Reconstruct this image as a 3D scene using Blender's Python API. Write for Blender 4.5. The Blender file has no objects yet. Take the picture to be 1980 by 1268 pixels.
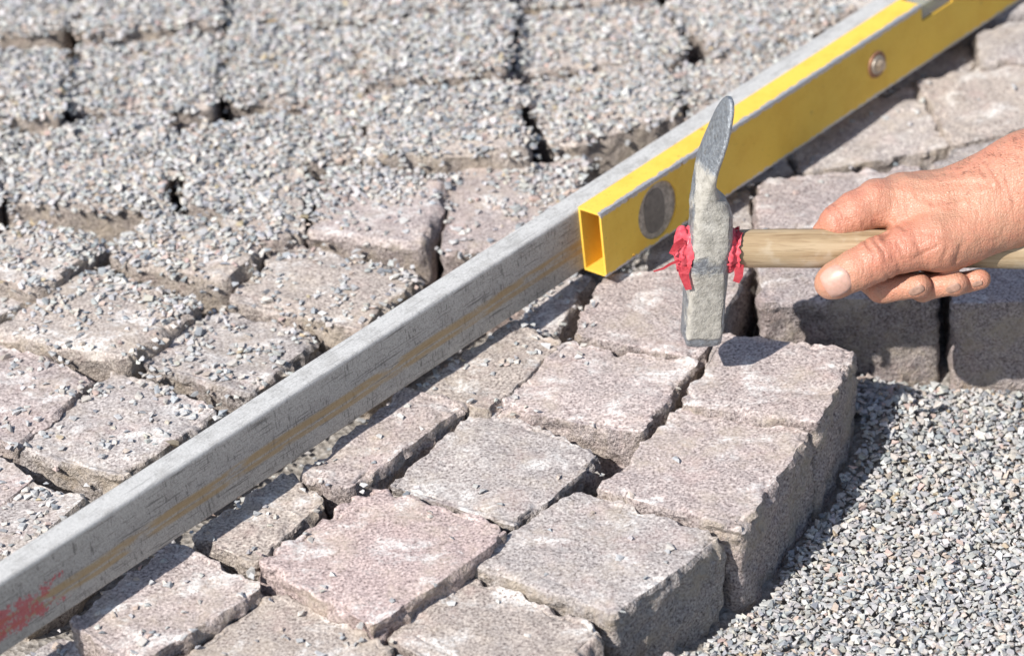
import bpy, bmesh, math, random
import numpy as np
from mathutils import Vector, Matrix, noise as mn

random.seed(11); rng = np.random.default_rng(11)
sc = bpy.context.scene
COL = sc.collection

# ------------------------------------------------------------------ camera
F_PX, W_PX, H_PX = 7000.0, 1980.0, 1268.0
PITCH, ROLL, DIST = math.radians(34), math.radians(-3.6), 7000 / 2750
_f = np.array([0, math.cos(PITCH), -math.sin(PITCH)])
_r0 = np.array([1.0, 0, 0]); _u0 = np.cross(_r0, _f)
RT = _r0 * math.cos(ROLL) + _u0 * math.sin(ROLL)
UP = _u0 * math.cos(ROLL) - _r0 * math.sin(ROLL)
FW = _f; CAM = -FW * DIST
cd = bpy.data.cameras.new('camera'); cam = bpy.data.objects.new('camera', cd); COL.objects.link(cam)
cam.matrix_world = Matrix(((RT[0], UP[0], -FW[0], CAM[0]), (RT[1], UP[1], -FW[1], CAM[1]),
                           (RT[2], UP[2], -FW[2], CAM[2]), (0, 0, 0, 1)))
cd.sensor_width = 36; cd.sensor_fit = 'HORIZONTAL'; cd.lens = 36 * F_PX / W_PX
cd.clip_start = 0.05; cd.clip_end = 200
cd.dof.use_dof = True; cd.dof.focus_distance = 2.41; cd.dof.aperture_fstop = 6.3
sc.camera = cam

# ------------------------------------------------------------------ light
SUN_AZ, SUN_EL = math.radians(42), math.radians(44.5)      # light travels towards SUN_AZ in the xy plane
to_sun = Vector((-math.cos(SUN_AZ) * math.cos(SUN_EL), -math.sin(SUN_AZ) * math.cos(SUN_EL), math.sin(SUN_EL)))
wd = bpy.data.worlds.new('World'); sc.world = wd; wd.use_nodes = True
nt = wd.node_tree; bg = nt.nodes['Background']
sky = nt.nodes.new('ShaderNodeTexSky'); sky.sky_type = 'NISHITA'; sky.sun_disc = False
sky.sun_elevation = SUN_EL; sky.sun_rotation = math.atan2(to_sun.x, to_sun.y)
nt.links.new(sky.outputs[0], bg.inputs[0]); bg.inputs[1].default_value = 0.105
ld = bpy.data.lights.new('sun', 'SUN'); ld.energy = 4.8; ld.angle = math.radians(0.53); ld.color = (1.0, 0.955, 0.89)
sun = bpy.data.objects.new('sun', ld); COL.objects.link(sun); sun.location = (-1, -1, 3)
sun.rotation_euler = (-to_sun).to_track_quat('-Z', 'Y').to_euler()
sc.view_settings.view_transform = 'Standard'; sc.view_settings.look = 'None'
sc.view_settings.exposure = 0.33; sc.view_settings.gamma = 1.0

# ------------------------------------------------------------------ helpers
def P(px, py, z=0.0):
    """the point of the horizontal plane at height z that the photograph shows at (px, py)"""
    d = FW + RT * (px - 990) / F_PX - UP * (py - 634) / F_PX
    return CAM + d * ((z - CAM[2]) / d[2])

def proj(X):
    d = np.asarray(X) - CAM; z = d @ FW
    return 990 + F_PX * (d @ RT) / z, 634 - F_PX * (d @ UP) / z

def obj(name, verts, faces, m=None, parent=None, smooth=False, mat_world=None):
    me = bpy.data.meshes.new(name); me.from_pydata([tuple(map(float, v)) for v in verts], [], [tuple(map(int, f)) for f in faces])
    me.update()
    if smooth: me.polygons.foreach_set('use_smooth', [True] * len(me.polygons))
    o = bpy.data.objects.new(name, me); COL.objects.link(o)
    if m: me.materials.append(m)
    if mat_world is not None: o.matrix_world = mat_world
    if parent: o.parent = parent
    return o

def obj_bm(name, bm, m=None, parent=None, smooth=False):
    bmesh.ops.recalc_face_normals(bm, faces=bm.faces)
    me = bpy.data.meshes.new(name); bm.to_mesh(me); bm.free()
    if smooth: me.polygons.foreach_set('use_smooth', [True] * len(me.polygons))
    o = bpy.data.objects.new(name, me); COL.objects.link(o)
    if m: me.materials.append(m)
    if parent: o.parent = parent
    return o

def empty(name, mat_world=None):
    o = bpy.data.objects.new(name, None); COL.objects.link(o); o.empty_display_size = 0.02
    if mat_world is not None: o.matrix_world = mat_world
    return o

def tag(o, label=None, cat=None, group=None, kind=None):
    if label: o['label'] = label
    if cat: o['category'] = cat
    if group: o['group'] = group
    if kind: o['kind'] = kind
    return o

class NT:
    """small node-tree builder"""
    def __init__(s, name):
        s.m = bpy.data.materials.new(name); s.m.use_nodes = True
        s.t = s.m.node_tree; s.b = s.t.nodes['Principled BSDF']
    def n(s, typ, **kw):
        x = s.t.nodes.new(typ)
        for k, v in kw.items():
            if k.startswith('_'): setattr(x, k[1:], v)
        return x
    def l(s, a, b): s.t.links.new(a, b)
    def inp(s, sock, v):
        if hasattr(v, 'is_linked') or isinstance(v, bpy.types.NodeSocket): s.l(v, sock)
        else: sock.default_value = v
    def noise(s, vec, scale, detail=3.0, rough=0.55, dist=0.0):
        x = s.n('ShaderNodeTexNoise'); s.l(vec, x.inputs['Vector'])
        x.inputs['Scale'].default_value = scale; x.inputs['Detail'].default_value = detail
        x.inputs['Roughness'].default_value = rough; x.inputs['Distortion'].default_value = dist
        return x.outputs['Fac']
    def vor(s, vec, scale, feat='F1', out='Distance'):
        x = s.n('ShaderNodeTexVoronoi'); x.feature = feat; s.l(vec, x.inputs['Vector']); x.inputs['Scale'].default_value = scale
        return x.outputs[out]
    def ramp(s, fac, pts, interp='LINEAR'):
        x = s.n('ShaderNodeValToRGB'); s.l(fac, x.inputs[0]); e = x.color_ramp.elements; x.color_ramp.interpolation = interp
        while len(e) < len(pts): e.new(0.5)
        for i, (p, c) in enumerate(pts):
            e[i].position = p; e[i].color = (*((c, c, c) if isinstance(c, (int, float)) else c), 1)
        return x.outputs[0]
    def mix(s, fac, a, b, mode='MIX'):
        x = s.n('ShaderNodeMix'); x.data_type = 'RGBA'; x.blend_type = mode
        s.inp(x.inputs[0], fac)
        for k, v in ((6, a), (7, b)):
            if isinstance(v, tuple): x.inputs[k].default_value = (*v, 1)
            else: s.l(v, x.inputs[k])
        return x.outputs[2]
    def math(s, op, a, b=0.0, c=None, clamp=False):
        x = s.n('ShaderNodeMath'); x.operation = op; x.use_clamp = clamp
        s.inp(x.inputs[0], a); s.inp(x.inputs[1], b)
        if c is not None: s.inp(x.inputs[2], c)
        return x.outputs[0]
    def sep(s, vec):
        x = s.n('ShaderNodeSeparateXYZ'); s.l(vec, x.inputs[0]); return x.outputs
    def mapv(s, vec, scale=(1, 1, 1), loc=(0, 0, 0), rot=(0, 0, 0)):
        x = s.n('ShaderNodeMapping'); s.l(vec, x.inputs[0]); x.inputs['Scale'].default_value = scale
        x.inputs['Location'].default_value = loc; x.inputs['Rotation'].default_value = rot; return x.outputs[0]
    def smooth(s, v, a, b):
        x = s.n('ShaderNodeMapRange'); x.interpolation_type = 'SMOOTHSTEP'; s.inp(x.inputs[0], v)
        x.inputs[1].default_value = a; x.inputs[2].default_value = b; return x.outputs[0]
    def bump(s, h, strength, dist):
        x = s.n('ShaderNodeBump'); s.l(h, x.inputs['Height']); x.inputs['Strength'].default_value = strength
        x.inputs['Distance'].default_value = dist; s.l(x.outputs[0], s.b.inputs['Normal']); return x
    def set(s, color=None, rough=None, metal=None, spec=None):
        if color is not None: s.inp(s.b.inputs['Base Color'], color if not isinstance(color, tuple) else (*color, 1))
        if rough is not None: s.inp(s.b.inputs['Roughness'], rough)
        if metal is not None: s.inp(s.b.inputs['Metallic'], metal)
        if spec is not None: s.inp(s.b.inputs['Specular IOR Level'], spec)
        return s.m

# ------------------------------------------------------------------ materials
def mat_granite():
    k = NT('granite'); tc = k.n('ShaderNodeTexCoord'); oi = k.n('ShaderNodeObjectInfo')
    add = k.n('ShaderNodeVectorMath'); add.operation = 'ADD'
    sc_ = k.n('ShaderNodeVectorMath'); sc_.operation = 'SCALE'; sc_.inputs[0].default_value = (7.3, 3.1, 5.7)
    k.l(oi.outputs['Random'], sc_.inputs['Scale']); k.l(tc.outputs['Object'], add.inputs[0]); k.l(sc_.outputs[0], add.inputs[1])
    v = add.outputs[0]
    g = k.noise(v, 520, 2, 0.6); g2 = k.noise(v, 210, 3, 0.6)
    base = k.ramp(g, [(0.30, (0.12, 0.105, 0.105)), (0.41, (0.31, 0.28, 0.275)), (0.53, (0.44, 0.405, 0.395)), (0.70, (0.66, 0.625, 0.605))])
    tint = k.mix(0.9, base, oi.outputs['Color'], 'MULTIPLY')
    # rosy feldspar clouds
    rose = k.smooth(k.noise(v, 38, 4, 0.6), 0.50, 0.72)
    c = k.mix(k.math('MULTIPLY', rose, 0.24), tint, (0.52, 0.36, 0.33))
    c = k.mix(k.math('MULTIPLY', k.smooth(g2, 0.58, 0.72), 0.35), c, (0.20, 0.17, 0.17))
    # sand and dust: on the flanks and in clouds on the top
    geo = k.n('ShaderNodeNewGeometry'); nz = k.sep(geo.outputs['Normal'])[2]
    side = k.smooth(nz, 0.94, 0.45)
    dustn = k.noise(v, 24, 5, 0.65)
    dust = k.math('MAXIMUM', k.math('MULTIPLY', k.smooth(dustn, 0.44, 0.68), 0.62), k.math('MULTIPLY', side, k.smooth(dustn, 0.42, 0.64)))
    sand = k.ramp(k.noise(v, 90, 4, 0.6), [(0.3, (0.40, 0.33, 0.255)), (0.55, (0.53, 0.455, 0.37)), (0.75, (0.45, 0.34, 0.22))])
    dk = k.smooth(k.noise(v, 60, 5, 0.7), 0.30, 0.62)
    c = k.mix(k.math('MULTIPLY', k.math('MULTIPLY', dust, dk), 0.80), c, sand)
    # dark lichen-like weathering in irregular patches
    c = k.mix(k.math('MULTIPLY', k.smooth(k.noise(v, 45, 6, 0.75), 0.56, 0.70), 0.38), c, (0.21, 0.195, 0.185))
    # pale scuffs left by the hammer
    sv = k.mapv(v, (26, 38, 30), rot=(0, 0, 0.5))
    sc1 = k.smooth(k.noise(sv, 1.0, 5, 0.7, 0.4), 0.51, 0.66)
    scf = k.math('MULTIPLY', k.math('MULTIPLY', sc1, k.smooth(k.noise(v, 420, 3, 0.75), 0.36, 0.58)), k.smooth(nz, 0.6, 0.92))
    c = k.mix(k.math('MULTIPLY', scf, 0.85), c, (0.80, 0.78, 0.75))
    h = k.math('ADD', k.math('MULTIPLY', k.noise(v, 420, 4, 0.7), 0.6), k.math('MULTIPLY', k.noise(v, 110, 5, 0.65), 1.1))
    h = k.math('MULTIPLY', h, k.math('ADD', 0.32, k.math('MULTIPLY', side, 2.0)))
    k.bump(h, 1.0, 0.0024)
    return k.set(c, 0.88, 0.0, 0.25)

def mat_chip(name, attr):
    k = NT(name); tc = k.n('ShaderNodeTexCoord')
    if attr: col = k.n('ShaderNodeAttribute'); col.attribute_name = 'chip_col'; cs = col.outputs['Color']
    else: cs = k.n('ShaderNodeObjectInfo').outputs['Color']
    geo = k.n('ShaderNodeNewGeometry')
    nz = k.noise(geo.outputs['Position'], 700, 3, 0.6)
    c = k.mix(0.5, cs, k.ramp(nz, [(0.3, 0.65), (0.7, 1.25)]), 'MULTIPLY')
    k.bump(nz, 0.35, 0.0006)
    return k.set(c, 0.8, 0.0, 0.3)

def mat_ground():
    k = NT('grit'); geo = k.n('ShaderNodeNewGeometry'); v = geo.outputs['Position']
    c = k.ramp(k.noise(v, 260, 4, 0.7), [(0.3, (0.14, 0.125, 0.11)), (0.5, (0.30, 0.275, 0.25)), (0.7, (0.42, 0.40, 0.38))])
    k.bump(k.vor(v, 190), 0.9, 0.003)
    return k.set(c, 0.95, 0, 0.1)

def mat_alu_rule(L, H):
    """object space: x along, y across (front face at y=0), z up from the bottom"""
    k = NT('weathered_aluminium'); tc = k.n('ShaderNodeTexCoord'); v = tc.outputs['Object']; xyz = k.sep(v)
    fine = k.noise(v, 900, 3, 0.7); cloud = k.noise(v, 60, 5, 0.65)
    c = k.ramp(fine, [(0.32, (0.25, 0.24, 0.22)), (0.5, (0.40, 0.385, 0.355)), (0.68, (0.50, 0.48, 0.45))])
    lit_worn_top = k.smooth(k.math('ADD', xyz[2], k.math('MULTIPLY', cloud, 0.002)), H - 0.0030, H - 0.0012)  # top paler than the face: scuffed metal, plus sunlight painted into the colour
    c = k.mix(lit_worn_top, c, k.ramp(fine, [(0.32, (0.43, 0.425, 0.41)), (0.6, (0.61, 0.60, 0.58))]))
    c = k.mix(k.math('MULTIPLY', k.smooth(cloud, 0.45, 0.7), 0.40), c, (0.28, 0.265, 0.245))
    # scratches, mostly along the length, some across
    s1 = k.noise(k.mapv(v, (30, 500, 900), rot=(0, 0.03, 0)), 1, 3, 0.6)
    s2 = k.noise(k.mapv(v, (700, 400, 110), rot=(0, 0.5, 0)), 1, 3, 0.6, 0.6)
    sc_ = k.math('MAXIMUM', k.smooth(s1, 0.59, 0.64), k.math('MULTIPLY', k.smooth(s2, 0.57, 0.62), k.smooth(cloud, 0.44, 0.54)))
    c = k.mix(k.math('MULTIPLY', sc_, k.math('SUBTRACT', 0.7, k.math('MULTIPLY', lit_worn_top, 0.4))), c, (0.10, 0.095, 0.09))
    # ochre drip marks that run along the face
    wob = k.math('MULTIPLY', k.math('SUBTRACT', k.noise(k.mapv(v, (5, 5, 5)), 1, 2), 0.5), 0.010)
    zz = k.math('ADD', xyz[2], wob)
    def band(z0, w): return k.math('SUBTRACT', 1.0, k.smooth(k.math('ABSOLUTE', k.math('SUBTRACT', zz, z0)), w * 0.35, w))
    b = k.math('MAXIMUM', band(0.0215, 0.0042), k.math('MULTIPLY', band(0.0155, 0.0028), 0.9))
    brk = k.smooth(k.noise(k.mapv(v, (22, 120, 130)), 1, 4, 0.6), 0.34, 0.52)
    c = k.mix(k.math('MULTIPLY', k.math('MULTIPLY', b, brk), 0.75), c, (0.40, 0.27, 0.11))
    # red paint near the far left end of the visible face
    rx = k.math('MULTIPLY', k.smooth(xyz[0], -0.455, -0.525), k.smooth(xyz[0], -0.72, -0.69))
    rz = k.math('SUBTRACT', 1.0, k.smooth(k.math('ABSOLUTE', k.math('SUBTRACT', xyz[2], 0.020)), 0.008, 0.020))
    rn = k.math('ADD', k.math('MULTIPLY', k.math('MULTIPLY', rx, rz), 0.315), k.math('ADD', k.math('MULTIPLY', k.noise(v, 75, 5, 0.7), 0.55), k.math('MULTIPLY', k.noise(v, 330, 4, 0.8), 0.45)))
    red = k.math('MULTIPLY', k.smooth(rn, 0.785, 0.81), k.smooth(xyz[1], 0.001, 0.0))
    c = k.mix(k.math('MULTIPLY', red, 0.92), c, (0.52, 0.07, 0.085))
    k.bump(k.math('ADD', fine, k.math('MULTIPLY', sc_, -0.8)), 0.25, 0.0005)
    rough = k.ramp(fine, [(0.3, 0.62), (0.7, 0.42)])
    met = k.math('MULTIPLY', k.math('SUBTRACT', 1.0, red), 0.05)
    return k.set(c, rough, met, 0.25)

def mat_yellow(W, H):
    k = NT('yellow_lacquer'); tc = k.n('ShaderNodeTexCoord'); v = tc.outputs['Object']; xyz = k.sep(v)
    n1 = k.noise(v, 160, 5, 0.7); n2 = k.noise(v, 40, 4, 0.6)
    c = k.mix(k.smooth(n2, 0.4, 0.7), (0.87, 0.56, 0.085), (0.82, 0.50, 0.07))
    # grime specks and pale rubs
    c = k.mix(k.math('MULTIPLY', k.smooth(k.noise(v, 420, 4, 0.7), 0.58, 0.70), 0.5), c, (0.36, 0.24, 0.06))
    spots = k.math('MULTIPLY', k.smooth(k.vor(v, 42), 0.12, 0.05), k.smooth(k.noise(v, 300, 3), 0.42, 0.6))
    c = k.mix(k.math('MULTIPLY', spots, 0.6), c, (0.25, 0.15, 0.05))
    # bare metal along the two front edges
    et = k.math('ADD', k.math('ABSOLUTE', k.math('SUBTRACT', xyz[2], H)), k.math('ABSOLUTE', xyz[1]))
    eb = k.math('ADD', k.math('ABSOLUTE', xyz[2]), k.math('ABSOLUTE', xyz[1]))
    jit = k.math('MULTIPLY', k.math('SUBTRACT', n1, 0.5), 0.008)
    e1 = k.smooth(k.math('ADD', et, jit), 0.0036, 0.0024)
    e2 = k.smooth(k.math('ADD', eb, jit), 0.0022, 0.0012)
    bare = k.math('MAXIMUM', e1, e2)
    met = k.ramp(k.noise(v, 800, 3), [(0.3, (0.36, 0.36, 0.37)), (0.7, (0.66, 0.66, 0.68))])
    c = k.mix(bare, c, met)
    k.bump(k.noise(v, 500, 4, 0.7), 0.25, 0.0005)
    return k.set(c, k.ramp(n1, [(0.3, 0.38), (0.7, 0.6)]), k.math('MULTIPLY', bare, 0.5), 0.25)

def mat_plain(name, color, rough, metal=0.0, nscale=300, namp=0.35, bump=0.3, bdist=0.0005, spec=0.4):
    k = NT(name); tc = k.n('ShaderNodeTexCoord'); n_ = k.noise(tc.outputs['Object'], nscale, 4, 0.65)
    c = k.mix(1.0, color, k.ramp(n_, [(0.3, 1 - namp), (0.7, 1 + namp)]), 'MULTIPLY')
    k.bump(n_, bump, bdist)
    return k.set(c, rough, metal, spec)

def mat_steel_caked():
    k = NT('caked_steel'); tc = k.n('ShaderNodeTexCoord'); v = tc.outputs['Object']; xyz = k.sep(v)
    st = k.ramp(k.noise(v, 350, 4, 0.7), [(0.3, (0.20, 0.215, 0.24)), (0.7, (0.42, 0.45, 0.48))])
    mud = k.ramp(k.noise(v, 160, 5, 0.7), [(0.3, (0.29, 0.275, 0.24)), (0.52, (0.43, 0.41, 0.365)), (0.75, (0.52, 0.50, 0.455))])
    n1 = k.noise(v, 70, 5, 0.7)
    # thick dried mortar on the lower half, bare worn band through the eye, clean blade
    z = xyz[2]
    low = k.math('SUBTRACT', 1.0, k.smooth(z, 0.042, 0.074)); edge = k.smooth(z, 0.003, 0.010)
    mid = k.math('MULTIPLY', k.smooth(z, 0.060, 0.086), k.math('SUBTRACT', 1.0, k.smooth(z, 0.124, 0.144)))
    cov = k.math('ADD', k.math('MULTIPLY', low, edge), mid, clamp=True)
    cov = k.math('MULTIPLY', cov, k.math('SUBTRACT', 1.0, k.math('MULTIPLY', k.smooth(k.math('ABSOLUTE', xyz[0]), 0.0098, 0.0126), 0.75)))
    f = k.smooth(k.math('ADD', k.math('MULTIPLY', cov, 0.62), k.math('MULTIPLY', n1, 0.95)), 0.60, 0.80)
    c = k.mix(f, st, mud)
    fleck = k.math('MULTIPLY', k.smooth(k.noise(v, 200, 6, 0.8), 0.53, 0.64), 0.65)
    c = k.mix(fleck, c, (0.20, 0.19, 0.17))
    k.bump(k.math('ADD', k.math('MULTIPLY', f, 0.5), k.noise(v, 260, 5, 0.7)), 0.9, 0.0018)
    return k.set(c, k.ramp(f, [(0, 0.42), (1, 0.9)]), k.math('MULTIPLY', k.math('SUBTRACT', 1.0, f), 0.7), 0.35)

def mat_wood():
    k = NT('ash_wood'); tc = k.n('ShaderNodeTexCoord'); v = tc.outputs['Object']
    g = k.noise(k.mapv(v, (9, 170, 120)), 1, 4, 0.6, 0.5); g2 = k.noise(k.mapv(v, (40, 900, 900)), 1, 3, 0.6)
    c = k.ramp(g, [(0.32, (0.23, 0.15, 0.08)), (0.48, (0.39, 0.285, 0.17)), (0.66, (0.48, 0.37, 0.24))])
    c = k.mix(k.math('MULTIPLY', k.smooth(g2, 0.55, 0.68), 0.55), c, (0.22, 0.15, 0.085))
    c = k.mix(k.math('MULTIPLY', k.smooth(k.noise(v, 55, 4), 0.5, 0.7), 0.35), c, (0.62, 0.56, 0.46))
    k.bump(g2, 0.45, 0.0007)
    return k.set(c, 0.6, 0, 0.35)

def mat_skin():
    k = NT('skin'); tc = k.n('ShaderNodeTexCoord'); v = tc.outputs['Object']
    att = k.n('ShaderNodeAttribute'); att.attribute_name = 'flush'; fl = k.sep(att.outputs['Vector'])
    n1 = k.noise(v, 75, 5, 0.6); n2 = k.noise(v, 420, 4, 0.65)
    c = k.mix(k.smooth(n1, 0.35, 0.68), (0.50, 0.262, 0.172), (0.54, 0.245, 0.160))
    c = k.mix(k.math('MULTIPLY', fl[0], 0.6), c, (0.54, 0.185, 0.125))
    c = k.mix(k.math('MULTIPLY', k.smooth(n2, 0.52, 0.70), 0.22), c, (0.33, 0.13, 0.08))
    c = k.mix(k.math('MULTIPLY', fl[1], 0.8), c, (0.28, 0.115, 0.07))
    # skin cells: fine crossing lines
    w1 = k.vor(k.mapv(v, (1, 1.8, 1.0), rot=(0.3, 0.2, 0.6)), 430, 'DISTANCE_TO_EDGE')
    w2 = k.noise(k.mapv(v, (0.7, 2.6, 1.4), rot=(0.2, 0.5, -0.9)), 150, 4, 0.55, 0.3)
    w3 = k.noise(k.mapv(v, (3.0, 0.8, 0.9), rot=(0.1, 0.3, 0.5)), 110, 3, 0.5, 0.5)
    h = k.math('ADD', k.math('MULTIPLY', k.smooth(w1, 0.0, 0.22), 0.16), k.math('ADD', k.math('MULTIPLY', w2, 0.8), k.math('MULTIPLY', w3, 0.7)))
    k.bump(h, 0.7, 0.0014)
    k.b.inputs['Subsurface Weight'].default_value = 0.22
    k.b.inputs['Subsurface Radius'].default_value = (1.0, 0.35, 0.2); k.b.inputs['Subsurface Scale'].default_value = 0.003
    return k.set(c, k.ramp(n2, [(0.3, 0.36), (0.7, 0.52)]), 0, 0.55)

GRANITE = mat_granite(); CHIP_A = mat_chip('gravel_stone', True); CHIP_O = mat_chip('chip_stone', False)
GRIT = mat_ground()

# ------------------------------------------------------------------ setting out of the ground
X0, X1, Y0, Y1, CELL = -0.62, 0.66, -0.52, 0.86, 0.0015
NXc, NYc = int((X1 - X0) / CELL), int((Y1 - Y0) / CELL)

def fbm(x, y, z=0.0, o=3):
    return mn.fractal(Vector((x, y, z)), 1.0, 2.0, o, noise_basis='PERLIN_ORIGINAL')

GB = [P(px, py, -0.06)[:2] for px, py in ((1470, 690), (1640, 700), (1830, 700), (2600, 640), (3000, 2200), (900, 2200), (1180, 1330), (1400, 1180), (1490, 1100))]
def in_poly(x, y, poly):
    r = np.zeros(np.shape(x), bool); n = len(poly)
    for i in range(n):
        (xa, ya), (xb, yb) = poly[i], poly[(i + 1) % n]
        c = ((ya > y) != (yb > y)) & (x < (xb - xa) * (y - ya) / (yb - ya + 1e-12) + xa); r ^= c
    return r
MOUND = P(1690, 780, -0.045)
def base_height(x, y):
    x = np.asarray(x, float); y = np.asarray(y, float)
    wob = 0.004 * np.sin(x * 31 + 1.3) * np.sin(y * 27 + 0.4) + 0.002 * np.sin(x * 83 + y * 41)
    g = -0.075 + 0.022 * np.exp(-((x - MOUND[0]) ** 2 + (y - MOUND[1]) ** 2) / 0.045 ** 2) + wob * 0.7
    j = -0.068 + wob
    px, py = proj(np.stack([x, y, x * 0], -1))
    left = np.clip((660 - px) / 160, 0, 1) * np.clip((640 - py) / 160, 0, 1)
    j = j + left * 0.012 + wob * left * 2
    return np.where(in_poly(x, y, GB), g, j)

def build_ground():
    a = np.linspace(-0.9, 1.0, 150); ext = np.geomspace(0.05, 29, 18)
    xs = np.concatenate([(-0.9 - ext)[::-1], a, 1.0 + ext]); b = np.linspace(-0.9, 1.2, 160)
    ys = np.concatenate([(-0.9 - ext)[::-1], b, 1.2 + ext])
    X, Y = np.meshgrid(xs, ys, indexing='ij')
    Z = base_height(np.clip(X, -0.9, 1.0), np.clip(Y, -0.9, 1.2)) - 0.004
    n = len(ys); v = np.stack([X, Y, Z], -1).reshape(-1, 3)
    f = [(i * n + j, (i + 1) * n + j, (i + 1) * n + j + 1, i * n + j + 1) for i in range(len(xs) - 1) for j in range(n - 1)]
    return tag(obj('ground', v, f, GRIT, smooth=True), 'grey grit bed below the setts', 'ground', kind='structure')
build_ground()

# ------------------------------------------------------------------ setts
PAVE = tag(empty('pavement'), 'pavement of rough granite setts being laid in rows', 'pavement', kind='structure')
_lat = {}
def lattice(nx, ny, nz):
    if (nx, ny, nz) in _lat: return _lat[nx, ny, nz]
    def ax(n):
        t = np.linspace(-1, 1, n); return np.sign(t) * (1 - (1 - np.abs(t)) ** 1.5)
    A, B, C = ax(nx), ax(ny), ax(nz); idx = {}; vs = []; fs = []
    def vid(i, j, k):
        if (i, j, k) not in idx: idx[i, j, k] = len(vs); vs.append((A[i], B[j], C[k]))
        return idx[i, j, k]
    def face(fn, na, nb, flip):
        for a in range(na - 1):
            for b in range(nb - 1):
                q = [fn(a, b), fn(a + 1, b), fn(a + 1, b + 1), fn(a, b + 1)]; fs.append(q[::-1] if flip else q)
    face(lambda a, b: vid(a, b, nz - 1), nx, ny, False); face(lambda a, b: vid(a, b, 0), nx, ny, True)
    face(lambda a, b: vid(a, 0, b), nx, nz, False); face(lambda a, b: vid(a, ny - 1, b), nx, nz, True)
    face(lambda a, b: vid(0, a, b), ny, nz, True); face(lambda a, b: vid(nx - 1, a, b), ny, nz, False)
    _lat[nx, ny, nz] = (np.array(vs), fs); return _lat[nx, ny, nz]

SETT_TOPS = []
def sett(q, z=0.0, tone='grey', res=24, depth=0.10, r=0.0014, tilt=(0, 0), seed=None, taper=0.0, rough=1.0, label=None, fr=0.0, rt=0.0):
    """q: the four corners of the top as the photograph shows them (front-left, back-left, back-right, front-right)"""
    q = np.array(q, float); f0, f3 = q[0] + (q[1] - q[0]) * fr, q[3] + (q[2] - q[3]) * fr; q[0], q[3] = f0, f3
    q[2], q[3] = q[2] + (q[1] - q[2]) * rt, q[3] + (q[0] - q[3]) * rt
    c = np.array([P(px, py, z)[:2] for px, py in q]); ctr = c.mean(0)
    sd = seed if seed is not None else q[0][0] * 0.37 + q[0][1] * 0.71
    V, Fc = lattice(res, res, max(8, int(res * 0.7)))
    hx = (np.linalg.norm(c[3] - c[0]) + np.linalg.norm(c[2] - c[1])) / 4; hy = (np.linalg.norm(c[1] - c[0]) + np.linalg.norm(c[2] - c[3])) / 4
    h = np.array([hx, hy, depth / 2]); Q = V * h; I = np.clip(Q, -(h - r), h - r); D = Q - I
    ln = np.linalg.norm(D, axis=1, keepdims=True); N = D / np.maximum(ln, 1e-9); Q = I + N * r
    out = np.zeros_like(Q)
    for i, (p, n) in enumerate(zip(Q, N)):
        s = Vector((p[0] + sd, p[1] - sd * 0.6, p[2] + sd * 0.3))
        top = max(n[2], 0) ** 2; sidew = 1 - top; edge = 1 - max(abs(n[0]), abs(n[1]), abs(n[2]))
        lo = mn.noise(s * 16); md = mn.noise(s * 48); hi = mn.noise(s * 140)
        rid = 1 - 2 * abs(mn.noise(s * 34 + Vector((9, 3, 1))))
        st = mn.noise(Vector((s.x * 70, s.y * 70, s.z * 22))); rd2 = 1 - 2 * abs(mn.noise(s * 95 + Vector((2, 7, 5))))
        d = top * (0.0022 * lo + 0.0013 * md + 0.0007 * hi) + sidew * rough * (0.0014 * lo + 0.0028 * rid + 0.0024 * st + 0.0026 * rd2 + 0.0018 * hi + 0.0009 * mn.noise(s * 300))
        ck = mn.noise(s * 42 + Vector((4, 8, 2))) + 0.6 * mn.noise(s * 110)
        d -= edge * 0.006 * max(0, ck)
        ex, ey, ez = hx - abs(p[0]), hy - abs(p[1]), h[2] - p[2]
        o_ = p + n * d
        m = math.exp(-(min(ex, ey) + ez) / 0.0045) if ez < 0.03 else 0.0
        if m > 0.02:
            cn = max(0.0, mn.noise(s * 55 + Vector((1, 6, 3))) + 0.5 * mn.noise(s * 150) - 0.08) * 0.0055 * m
            o_ = o_ + np.array([-math.copysign(1, p[0]) * (ex < ey), -math.copysign(1, p[1]) * (ey <= ex), -1.0]) * cn
        v2 = math.exp(-(ex + ey) / 0.004)
        if v2 > 0.02: o_ = o_ + np.array([-math.copysign(1, p[0]), -math.copysign(1, p[1]), 0]) * v2 * (0.0008 + 0.003 * max(0, mn.noise(s * 40)))
        out[i] = o_
    a = out[:, 0] / hx; b = out[:, 1] / hy; zz = out[:, 2] - depth / 2
    k = 1 - taper * np.clip(-zz / depth, 0, 1); a *= k; b *= k
    w = np.stack([(1 - a) * (1 - b), (1 - a) * (1 + b), (1 + a) * (1 + b), (1 + a) * (1 - b)], -1) / 4
    xy = w @ c
    Z = z + zz + tilt[0] * (xy[:, 0] - ctr[0]) + tilt[1] * (xy[:, 1] - ctr[1])
    SETT_TOPS.append(np.stack([xy[:, 0], xy[:, 1], Z], -1)[V[:, 2] > 0.6])
    loc = np.array([ctr[0], ctr[1], z - depth])
    vv = np.stack([xy[:, 0], xy[:, 1], Z], -1) - loc
    o = obj('sett', vv, Fc, GRANITE, PAVE, smooth=True); o.location = loc; o.data.set_sharp_from_angle(angle=math.radians(36))
    T = {'grey': (1.0, 0.98, 0.955), 'pink': (1.03, 0.945, 0.915), 'tan': (1.04, 0.975, 0.89), 'mauve': (0.92, 0.855, 0.85), 'rose': (1.12, 0.955, 0.925)}[tone]
    j = 0.88 + 0.2 * random.random(); o.color = (T[0] * j, T[1] * j, T[2] * j, 1)
    if label: o['label'] = label
    return o

HI = 46
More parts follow.
